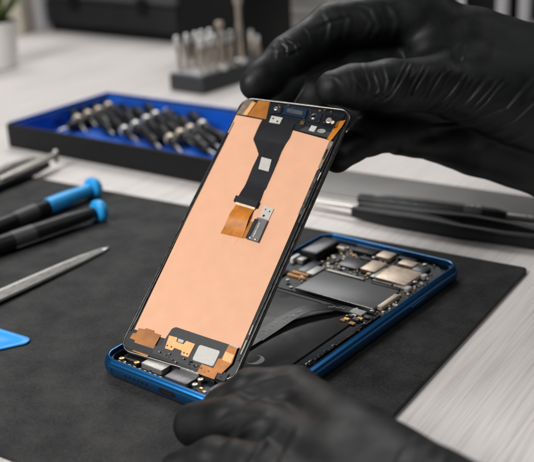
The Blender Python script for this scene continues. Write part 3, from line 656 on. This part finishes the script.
# ------------------------------------------------------------------ tools at the left, on the mat
def driver(label, p_end, p_far, blue_len, variant):
    p_end, p_far = Vector(p_end), Vector(p_far)
    o = thing('screwdriver', label, 'screwdriver', group='blue capped screwdrivers')
    d = (p_far-p_end).normalized(); L = 13.0; aim(o, p_end, p_end+d*L)
    ax = (1, 0, 0)
    b = MB(); b.lathe([(.36, -.32), (.62, -.27), (.70, -.10), (.70, .12), (.60, .26), (.32, .32)], (0, 0, 0), ax, 22); b.build('swivel_cap', 'cap_blue', o)
    if variant == 0:
        b = MB(); b.lathe([(.28, .28), (.40, .4), (.42, 1.2), (.50, 2.4), (.52, blue_len)], (0, 0, 0), ax, 20); b.build('handle_sleeve', 'cap_blue', o)
        b = MB(); b.lathe([(.46, blue_len+.004), (.50, blue_len+.1), (.50, 8.4), (.34, 9.2), (.26, 9.4)], (0, 0, 0), ax, 20); h = b.build('handle', 'tool_black', o)
        b = MB(); b.lathe([(.515, blue_len+1.0), (.515, blue_len+2.6)], (0, 0, 0), ax, 20); b.build('grip_band', 'tool_grey', h)
    else:
        b = MB(); b.lathe([(.28, .28), (.36, .4), (.44, 1.0), (.52, 2.4), (.54, 6), (.52, 8.4), (.34, 9.2), (.26, 9.4)], (0, 0, 0), ax, 20); h = b.build('handle', 'tool_black', o)
        b = MB(); b.rbox(.5, 5.8, -.10, .10, -.02, .0, .05, .006)
        b.bm.free(); b = MB(); b.sweep([(.5, .30, -.22), (1.2, .40, -.24), (3, .47, -.27), (6, .47, -.27)], lambda i: [(-.05, -.03), (.05, -.03), (.05, .03), (-.05, .03)]); b.build('pocket_clip', 'silver', h)
        b = MB(); b.lathe([(.545, 4.6), (.545, 6.0)], (0, 0, 0), ax, 20); b.build('grip_band', 'tool_grey', h)
    b = MB(); b.lathe([(.13, 9.3), (.13, 12.2), (.09, 12.6), (.04, 12.9)], (0, 0, 0), ax, 12); b.build('shaft', 'silver', o)
    return o
driver('screwdriver with blue sleeve, black handle and blue swivel cap, the farther of two crossed', at(93, 188, .62), at(0, 226, .56), 3.9, 0)
driver('screwdriver with all black handle and pale blue round cap, lying nearest the steel pry bar', at(99, 211, .62), at(0, 245, .56), 3.9, 1)

# steel pry bar
p0, p1 = at(108.5, 246.5, .12), at(0, 295, .28)
o = thing('pry_bar', 'long pointed steel pry bar with a ridge lying on the mat', 'pry tool'); aim(o, p0, p0+(p1-p0).normalized()*12)
b = MB(); xs = [(0, .05, .05), (.25, .17, .13), (.6, .25, .19), (2.2, .37, .30), (4, .43, .35), (7, .48, .38), (10, .5, .39)]
b.loft([[(x, -w_, 0-.1), (x, w_, 0-.1), (x, w_*.98, .02), (x, w_*.35, h_-.1), (x, -w_*.15, h_-.1), (x, -w_*.98, .02-.05)] for x, w_, h_ in xs]); b.build('blade', 'tool_steel', o, ang=12)
b = MB(); b.lathe([(.40, 10.002), (.44, 10.1), (.46, 14), (.3, 14.4)], (0, 0, .1), (1, 0, 0), 16); b.build('handle', 'tool_black', o)

# blue opening pick
pc = at(4, 341, .06); pt = at(31, 341, .06)
d2 = (pt-pc).normalized(); ang = math.atan2(d2.y, d2.x)
PK = []
for a, rr in [(0, 0)]: pass
def soft_tri(s, r, n=8):
    tip = [(s, 0), (-s*.62, s*.86), (-s*.62, -s*.86)]; out = []
    for i, (x, y) in enumerate(tip):
        cx, cy = x*(1-r/s*1.15), y*(1-r/s*1.15); a0 = math.atan2(y, x)
        for k in range(n+1):
            a = a0-R(58)+R(116)*k/n; out.append((cx+r*math.cos(a), cy+r*math.sin(a)))
    return out
b = MB(); T = soft_tri(1.75, .40)
sc = lambda k, z: [(x*k, y*k, z) for x, y in T]
b.loft([sc(.97, 0), sc(1, .03), sc(1, .07), sc(.97, .10), sc(.72, .105), sc(.69, .075), sc(.2, .075)])
pk = b.build('opening_pick', 'pick_blue', None, ang=60); pk.rotation_euler = (0, 0, ang)
pk.location = pt-d2*1.75; pk.location.z = .006; tag(pk, 'bright blue plastic guitar pick shaped opening tool on the mat', 'opening pick')

# metal jawed pliers at the far left
q0, q1 = at(57, 157, .55), at(0, 184, .40)
o = thing('pliers', 'black handled pliers with bright steel jaws at the mat corner beside the tray', 'pliers'); aim(o, q0, q0+(q1-q0).normalized()*14)
b = MB(); b.loft([[(x, y-w_, zc-h_), (x, y+w_, zc-h_), (x, y+w_, zc+h_), (x, y+w_*.4, zc+h_*1.25), (x, y-w_*.4, zc+h_*1.25), (x, y-w_, zc+h_)] for x, y, zc, w_, h_ in ((.15, 0, .18, .14, .16), (.5, 0, .2, .22, .18), (1.6, .02, .3, .30, .15), (3.5, .0, .34, .34, .14), (6, -.1, .3, .34, .12))]); b.build('jaw', 'silver', o, ang=25)
b = MB(); b.loft([[(x, y-w_, zc-h_), (x, y+w_, zc-h_), (x, y+w_, zc+h_), (x, y-w_, zc+h_)] for x, y, zc, w_, h_ in ((1.2, -.95, .16, .12, .12), (1.8, -1.05, .22, .26, .16), (3.5, -1.3, .3, .32, .15), (6, -1.2, .28, .32, .12))]); b.build('jaw', 'silver', o, ang=25)
b = MB(); b.lathe([(.05, -.02), (.17, .06), (.22, .18), (.17, .32), (.05, .38)], (.05, -.05, .18), (0, 0, 1), 16); b.build('pivot_ball', 'silver', o)
b = MB(); b.box(-.05, .18, -.1, .06, -.42, .3, .03); b.build('pivot_pin', 'chip_grey', o)
b = MB(); b.sweep([(1.3, .12, -.12), (2.6, .16, -.10), (5, .1, -.08), (9, -.1, -.05), (13, -.2, 0)], lambda i: [(a*(.75 if i == 0 else 1), c_*(.7 if i == 0 else 1)) for a, c_ in rrect(-.42, .42, -.30, .30, .22, 4)]); b.build('handle', 'tool_black', o)
b = MB(); b.sweep([(4.2, -1.25, .02), (6, -1.35, .02), (9, -1.3, .02), (13, -1.2, .02)], lambda i: rrect(-.40, .40, -.30, .30, .22, 4)); b.build('handle', 'tool_black', o)

# ------------------------------------------------------------------ tools at the right, behind the phone
def bar(o, name, m, path, sec):
    b = MB(); b.sweep(path, sec); return b.build(name, m, o, ang=45)
q0, q1 = at(316, 204, TZ+.45), at(534, 238, TZ+.5)
o = thing('tweezers', 'black coated tweezers with two bright steel tips, the nearer tool behind the phone', 'tweezers'); L = (q1-q0).length; aim(o, q0, q1)
# L is about 14 cm; x along the tool, y towards the back
for s, yo in ((1, .55), (-1, -.42)):
    bar(o, 'tip', 'silver', [(-.6, yo*.55, .0), (1.2, yo*.8, .0), (2.75, yo*.95, .02), (3.4, yo, .02)], lambda i: rrect(-[.08, .14, .2, .2][i], [.08, .14, .2, .2][i], -.11, .11, .06, 3))
    w1 = [.22, .34, .46, .48, .40, .24, .22, .3]
    ys = [yo*.9, yo*.9, yo*.9, yo*.95, yo*1.2, yo*1.75, yo*1.6, yo*.5]
    bar(o, 'arm', 'tool_black', [(x, y, .02) for x, y in zip((2.7, 3.3, 5, 6.6, 8, 9.6, 12, 15), ys)], lambda i: rrect(-w1[i], w1[i], -.30-.12*(i > 1), .34+[0, .05, .12, .16, .14, .07, .03, .02][i], .14, 4))
bar(o, 'tail', 'tool_black', [(14.6, .05, .02), (16.5, .05, .02), (18, .05, 0)], lambda i: rrect(-[.5, .5, .35][i], [.5, .5, .35][i], -.34, .34, .2, 4))
q0, q1 = at(362, 199, TZ+.45), at(534, 219, TZ+.45)
o = thing('screwdriver', 'slim black screwdriver with a grey printed band and steel shaft, behind the black tweezers', 'screwdriver'); aim(o, q0, q1); ax = (1, 0, 0)
b = MB(); b.lathe([(.22, -.25), (.34, -.15), (.36, .6), (.30, 1.0), (.42, 1.6), (.46, 4.5), (.42, 6.6), (.36, 8.3), (.24, 8.9)], (0, 0, 0), ax, 20); hd = b.build('handle', 'tool_black', o)
b = MB(); b.lathe([(.44, 6.45), (.432, 7.5)], (0, 0, 0), ax, 20); b.build('printed_band', 'tool_grey', hd)
b = MB()
for i, x in enumerate((6.6, 6.8, 6.95, 7.15, 7.3)):
    b.box(x, x+.07+.03*(i % 2), -.20, .02, .415, .440, .004)
b.build('printed_mark', 'sticker', hd)
b = MB(); b.lathe([(.16, 8.8), (.16, 12.5), (.1, 13)], (0, 0, 0), ax, 14); b.build('shaft', 'silver', o)

# thin grey slab behind the tools: pale layer between two grey sheets
A, B_ = at(345, 170, TZ+.3), at(534, 197, TZ+.3)
dx = (B_-A).normalized(); nb = thing('slab', 'flat grey slab lying behind the tweezers under the raised hand', 'slab', (A-dx*3.2).to_tuple(), math.atan2(dx.y, dx.x))
nb.location.z = TZ+.004
b = MB(); b.rbox(0, 24, -4.6, 0, .21, .30, .25, .03); b.build('top_sheet', 'sheet_grey', nb)
b = MB(); b.rbox(.15, 23.9, -4.5, -.05, .03, .208, .1, .01); b.build('core', 'slab_edge', nb)
b = MB(); b.rbox(0, 24, -4.6, 0, 0, .028, .25, .006); b.build('bottom_sheet', 'sheet_grey', nb)

# ------------------------------------------------------------------ bit tray
ta = R(-36.4); T0 = at(8, 147, TZ)
tr = thing('tool_tray', 'black tray with royal blue liner full of small drivers, at the back of the mat', 'tool tray', (T0.x, T0.y, TZ+.004), ta)
TW, TD, THH = 21.0, 11.4, 1.85
b = MB()
O = lambda d, z: [(x, y, z) for x, y in rrect(d, TW-d, d, TD-d, .25, 4)]
b.loft([O(.05, 0), O(0, .06), O(0, THH-.05), O(.05, THH), O(.26, THH), O(.30, THH-.06), O(.30, .25)]); b.build('wall', 'tray_black', tr)
b = MB(); b.loft([O(.305, .252), O(.305, THH-.45), O(.36, THH-.40), O(.42, .34)], False, True); b.build('liner', 'tray_blue', tr)
# raised blue rim on the left and back sides
b = MB(); b.box(.02, .26, .35, TD-.02, THH+.003, THH+.07, .02); b.box(.265, TW-.05, TD-.26, TD-.02, THH+.003, THH+.07, .02); b.build('rim', 'tray_blue', tr)
b = MB(); b.box(.5, TW-.5, TD-.55, TD-.43, .35, THH-.1, .02); b.box(.43, .55, .5, TD-.6, .35, THH-.1, .02); b.build('back_panel', 'tray_blue', tr)
dirv = at(188, 156, .55)-at(170, 142, .55); dirv.z = 0; dirv.normalize()
rowsb = [('left', 'brass', [(78, 120), (88.5, 115.5), (99, 111.5), (109, 107)]),
         ('middle', 'nickel', [(125, 131), (136, 126), (147, 120.5), (156, 116), (168, 112)]),
         ('right', 'brass', [(170.5, 139.5), (181, 134.5), (191, 130), (203, 125.5)])]
protos = {}
order = ['nearest', 'second nearest', 'third from the front', 'fourth from the front', 'farthest']
for rn, mname, spots in rowsb:
    for i, (x, y) in enumerate(spots):
        mm_ = 'nickel' if (rn == 'right' and i == 3) else mname
        c = at(x, y, .75)
        if mm_ not in protos:
            o = thing('precision_driver', '', 'driver', group='drivers lying in the blue tray')
            b = MB(); b.lathe([(.26, -3.1), (.38, -2.9), (.42, -1.9), (.35, -1.4), (.42, -.8), (.40, -.40), (.32, -.34)], (0, 0, 0), (1, 0, 0), 14); b.build('handle', 'tool_black', o)
            b = MB(); b.lathe([(.30, -.335), (.40, -.27), (.45, 0), (.38, .20), (.22, .28)], (0, 0, 0), (1, 0, 0), 16); b.build('collar', mm_, o)
            b = MB(); b.lathe([(.30, .285), (.38, .34), (.40, .9), (.34, 1.35), (.2, 1.5)], (0, 0, 0), (1, 0, 0), 14); b.build('grip', 'tool_black', o)
            b = MB(); b.lathe([(.11, 1.4), (.11, 2.7), (.07, 2.95)], (0, 0, 0), (1, 0, 0), 10); b.build('shaft', 'silver', o); protos[mm_] = o
        else: o = copy_tree(protos[mm_])
        aim(o, c, c+Vector((dirv.x, dirv.y, -.07+random.uniform(-.03, .03)))+Vector((random.uniform(-.06, .06), random.uniform(-.06, .06), 0)))
        w_ = order[i] if i < len(spots)-1 else 'farthest'
        o['label'] = 'black driver with %s collar, %s in the tray\'s %s row' % ('pale brass' if mm_ == 'brass' else 'white nickel', w_, rn)

EXTRA = [('lengthwise along the left wall', [(66, 117.5), (84, 121)]), ('between the left and middle rows', [(103, 124), (112, 119), (120, 114.5), (127, 110.5)]),
         ('between the middle and right rows', [(149, 136.5), (158, 132), (167, 127), (175, 122.5)]), ('at the right end by the display', [(197, 143), (206, 138), (214, 133)])]
proto = None
for where, spots in EXTRA:
    for i, (x, y) in enumerate(spots):
        c = at(x, y, .62)
        if proto is None:
            o = thing('precision_driver', '', 'driver', group='plain black drivers in the blue tray')
            b = MB(); b.lathe([(.24, -2.6), (.38, -2.4), (.42, -1.4), (.34, -.7), (.40, 0), (.42, 1.2), (.34, 1.9), (.25, 2.0)], (0, 0, 0), (1, 0, 0), 14); b.build('handle', 'tool_black', o)
            b = MB(); b.lathe([(.12, 1.95), (.12, 2.9), (.07, 3.1)], (0, 0, 0), (1, 0, 0), 10); b.build('shaft', 'silver', o); proto = o
        else: o = copy_tree(proto)
        if 'left wall' in where: aim(o, c, c+Vector((-.52, -.85, -.02)))
        else: aim(o, c, c+Vector((dirv.x, dirv.y, -.03))+Vector((random.uniform(-.12, .12), random.uniform(-.12, .12), 0)))
        o['label'] = 'plain black driver %s in the tray, %s' % (where, ['nearest', 'second', 'third', 'farthest'][i] if i < len(spots)-1 else 'farthest')
# ------------------------------------------------------------------ bit stand
B0 = at(169, 90, TZ); B1 = at(203, 95, TZ); bw = (B1-B0).length; ba = math.atan2((B1-B0).y, (B1-B0).x)
bs = thing('bit_stand', 'charcoal block stand holding upright metal bits behind the tray', 'bit stand', (B0.x, B0.y, TZ+.004), ba)
b = MB(); b.rbox(0, bw, 0, 13.5, 0, 1.55, .35, .12); b.build('block', 'block_grey', bs)
b = MB(); b.rbox(.35, bw-.35, .4, 5.6, 1.552, 1.75, .15, .05); b.build('light_insert', 'light_grey', bs)
bmat = Matrix.Translation(bs.location) @ Matrix.Rotation(ba, 4, 'Z')
proto = None
for i in range(2):
    for j in range(5):
        if proto is None:
            o = thing('driver_bit', '', 'driver bit', group='short bits in the bit stand')
            b = MB(); b.lathe([(.22, 0), (.24, 1.8), (.24, 2.2), (.20, 2.3)], (0, 0, 0), n=6); b.build('shank', 'bit_steel', o)
            b = MB(); b.lathe([(.20, 2.302), (.28, 2.4), (.28, 3.0), (.2, 3.25), (.08, 3.3)], (0, 0, 0), n=14); b.build('tip', 'nickel', o); proto = o
        else: o = copy_tree(proto)
        o.location = bmat @ Vector((.85+i*(bw-1.7), .95+j*1.02, 1.753)); o.rotation_euler = (R(random.uniform(-3, 3)), R(random.uniform(-3, 3)), ba)
        o['label'] = 'short steel bit upright in the stand, %s of its %s row' % (['nearest', 'second', 'middle', 'fourth', 'farthest'][j], ['left', 'right'][i])
for k, (px, py, hh, lab) in enumerate(((222, 70, 4.6, 'tall steel socket bit standing just right of the short bits'), (241, 64, 6.6, 'tallest steel extension rod in the stand, next to the gloved fingertip'))):
    o = thing('socket_bit', lab, 'socket bit'); p = at(px, py, TZ+1.56); o.location = (p.x, p.y, TZ+1.56)
    b = MB(); b.lathe([(.5, 0), (.55, .1), (.55, .5), (.35, .62)], (0, 0, 0), n=18); b.build('foot', 'nickel', o)
    b = MB(); b.lathe([(.33, .622), (.33, hh*.55), (.24, hh*.6), (.24, hh*.85)], (0, 0, 0), n=14); b.build('shank', 'bit_steel', o)
    b = MB(); b.lathe([(.26, hh*.852), (.40, hh*.88), (.40, hh*.98), (.28, hh)], (0, 0, 0), n=14); b.build('socket', 'bit_steel', o)
for k, (px, py) in enumerate(((231, 61), (252, 52), (258, 58))):
    o = thing('driver_bit', ['grey bit between the two tall rods in the stand', 'grey bit behind the tallest rod at the far end', 'grey bit nearest the gloved fingertip at the far end'][k], 'driver bit'); p = at(px, py, TZ+1.56); o.location = (p.x, p.y, TZ+1.56)
    b = MB(); b.lathe([(.26, 0), (.26, 1.6), (.2, 1.7)], (0, 0, 0), n=8); b.build('shank', 'bit_steel', o)
    b = MB(); b.lathe([(.2, 1.702), (.24, 1.8), (.22, 2.2), (.1, 2.3)], (0, 0, 0), n=12); b.build('tip', 'nickel', o)

# ------------------------------------------------------------------ background things
c0 = at(47, 31, TZ)
o = thing('tool_case', 'large charcoal tool case with a grey lid at the back left of the table', 'tool case', (c0.x, c0.y, TZ+.004), R(-38))
b = MB(); b.rbox(.3, 22.5, .5, 14, 0, 1.0, .4, .1); b.build('foot', 'case_black', o)
b = MB(); b.rbox(0, 23, 0, 14.5, 1.002, 4.0, .6, .25); bd = b.build('body', 'case_dark', o)
b = MB(); b.rbox(0, 23, .1, 14.5, 4.004, 8.5, .6, .5); b.build('lid', 'case_mid', o)
for x in (5, 17):
    b = MB(); b.rbox(x, x+1.6, -.22, -.002, 3.0, 5.0, .1, .05); b.build('latch', 'case_black', o)
c0 = at(181, 57, TZ)
o = thing('battery_box', 'tall matt black box standing behind the bit stand', 'box', (c0.x, c0.y, TZ+.004), R(-36))
b = MB(); b.rbox(0, 9.0, 0, 9, 0, 13, .5, .2); b.build('body', 'case_black', o)
b = MB(); b.rbox(-.05, 9.05, -.05, 9.05, 13.002, 14.2, .5, .2); b.build('lid', 'case_dark', o)
# drawer unit
c0 = at(262, 34, TZ)
o = thing('drawer_unit', 'low white drawer unit with grey gaps behind the upper hand', 'drawer unit', (c0.x+1.5, c0.y+3, TZ+.004), R(-33.66))
b = MB(); b.rbox(0, 19, .3, 13, 0, 6.6, .3, .08); b.build('carcass', 'light_grey', o)
for k in range(4):
    b = MB(); b.rbox(.3, 18.7, 0, .295, .25+1.6*k, 1.6+1.6*k, .12, .05); dr = b.build('drawer', 'drawer_white', o)
    b = MB(); b.rbox(8.3, 10.7, -.35, -.002, .75+1.6*k, 1.0+1.6*k, .08, .04); b.build('handle', 'light_grey', dr)
# plant pot
c0 = at(2, 70, TZ)
o = thing('plant_pot', 'white glazed pot with a green plant at the left edge of the table', 'plant pot', (c0.x-.6, c0.y+1.5, TZ+.004))
b = MB(); b.lathe([(1.7, 0), (2.0, .1), (2.45, 4.4), (2.6, 4.5), (2.6, 5.0), (2.35, 5.0), (2.3, 4.3)], n=30); b.build('pot', 'pot', o)
b = MB(); b.lathe([(2.29, 4.1), (2.29, 4.35)], n=24); b.build('soil', 'soil', o)
b = MB()
for i in range(34):
    a = random.uniform(0, 6.28); el = random.uniform(.5, 1.4); l = random.uniform(2.4, 5.5); w_ = random.uniform(.35, .7)
    d = Vector((math.cos(a)*math.cos(el), math.sin(a)*math.cos(el), math.sin(el))); s = d.cross(Vector((0, 0, 1))).normalized(); base = Vector((d.x*1.0, d.y*1.0, 4.36))
    P = [base, base+d*l*.4+Vector((0, 0, .25)), base+d*l*.8+Vector((0, 0, .1)), base+d*l-Vector((0, 0, .4))]; W = [.12, 1, .8, .06]
    vs = [[b.bm.verts.new(p+s*w_*k), b.bm.verts.new(p-Vector((0, 0, .08*k))), b.bm.verts.new(p-s*w_*k)] for p, k in zip(P, W)]
    for u_, v_ in zip(vs, vs[1:]):
        b.bm.faces.new((u_[0], v_[0], v_[1], u_[1])); b.bm.faces.new((u_[1], v_[1], v_[2], u_[2]))
b.build('leaves', 'leaf', o)
# beige carton and pale grey canister
c0 = at(-14, 40, TZ)
o = thing('carton', 'plain beige carton standing behind the plant pot', 'carton', (c0.x, c0.y+4, TZ+.004), R(-20))
b = MB(); b.rbox(0, 4.6, 0, 6, 0, 11, .1, .05); b.build('box', 'beige', o)
b = MB(); b.rbox(-.04, 4.64, -.04, 6.04, 11.002, 11.6, .1, .05); b.build('flap', 'beige', o)
c0 = at(36, 33, TZ)
o = thing('canister', 'pale grey canister between the carton and the charcoal case', 'canister', (c0.x, c0.y+3.2, TZ+.004))
b = MB(); b.lathe([(1.5, 0), (1.7, .1), (1.7, 8.4), (1.55, 8.5)], n=28); b.build('body', 'light_grey', o)
b = MB(); b.lathe([(1.75, 8.502), (1.75, 9.4), (1.6, 9.5)], n=28); b.build('lid', 'drawer_white', o)
# dark crate and two pale tubes at the far right
c0 = at(470, 24, TZ)
o = thing('crate', 'black crate at the far right behind the upper hand', 'crate', (c0.x, c0.y+4, TZ+.004), R(-30))
b = MB(); b.rbox(0, 26, 0, 12, 0, 8, .4, .1); b.build('body', 'case_black', o)
b = MB(); b.rbox(-.1, 26.1, -.1, 12.1, 8.002, 8.8, .4, .1); b.build('rim', 'case_dark', o)
for k, (px, lab) in enumerate(((502, 'pale grey tube standing before the black crate, left of the pair'), (524, 'pale grey tube standing before the black crate, right of the pair'))):
    c1 = at(px, 24, TZ); o = thing('tube', lab, 'tube', (c1.x, c1.y, TZ+.004), group='pale tubes before the black crate')
    b = MB(); b.lathe([(.6, 0), (.75, .08), (.75, 5.2), (.5, 5.6)], n=20); b.build('body', 'light_grey', o)
    b = MB(); b.lathe([(.5, 5.602), (.5, 6.4), (.4, 6.5)], n=18); b.build('cap', 'drawer_white', o)

# ------------------------------------------------------------------ light: studio lamps over the bench
wd = bpy.data.worlds.new('World'); scene.world = wd; wd.use_nodes = True
bg = wd.node_tree.nodes['Background']; bg.inputs['Color'].default_value = (.86, .93, 1, 1); bg.inputs['Strength'].default_value = .035
def lamp(name, loc, target, sx, sy, power, col=(1, 1, 1)):
    l = bpy.data.lights.new(name, 'AREA'); l.shape = 'RECTANGLE'; l.size = sx; l.size_y = sy; l.energy = power; l.color = col
    o = bpy.data.objects.new(name, l); COL.objects.link(o); o.location = loc
    o.rotation_euler = (Vector(target)-Vector(loc)).to_track_quat('-Z', 'Y').to_euler(); return o
lamp('key_lamp', (-72, 4, 74), (0, 45, 3), 50, 50, 130000, (1, .975, .95))
lamp('side_lamp', (80, 50, 92), (0, 42, 0), 45, 45, 15000, (1, .99, .97))
lamp('back_lamp', (-16, 152, 102), (0, 52, 0), 90, 50, 98000, (1, .985, .97))
scene.view_settings.view_transform = 'Standard'; scene.view_settings.look = 'None'
scene.view_settings.exposure = 0; scene.view_settings.gamma = 1
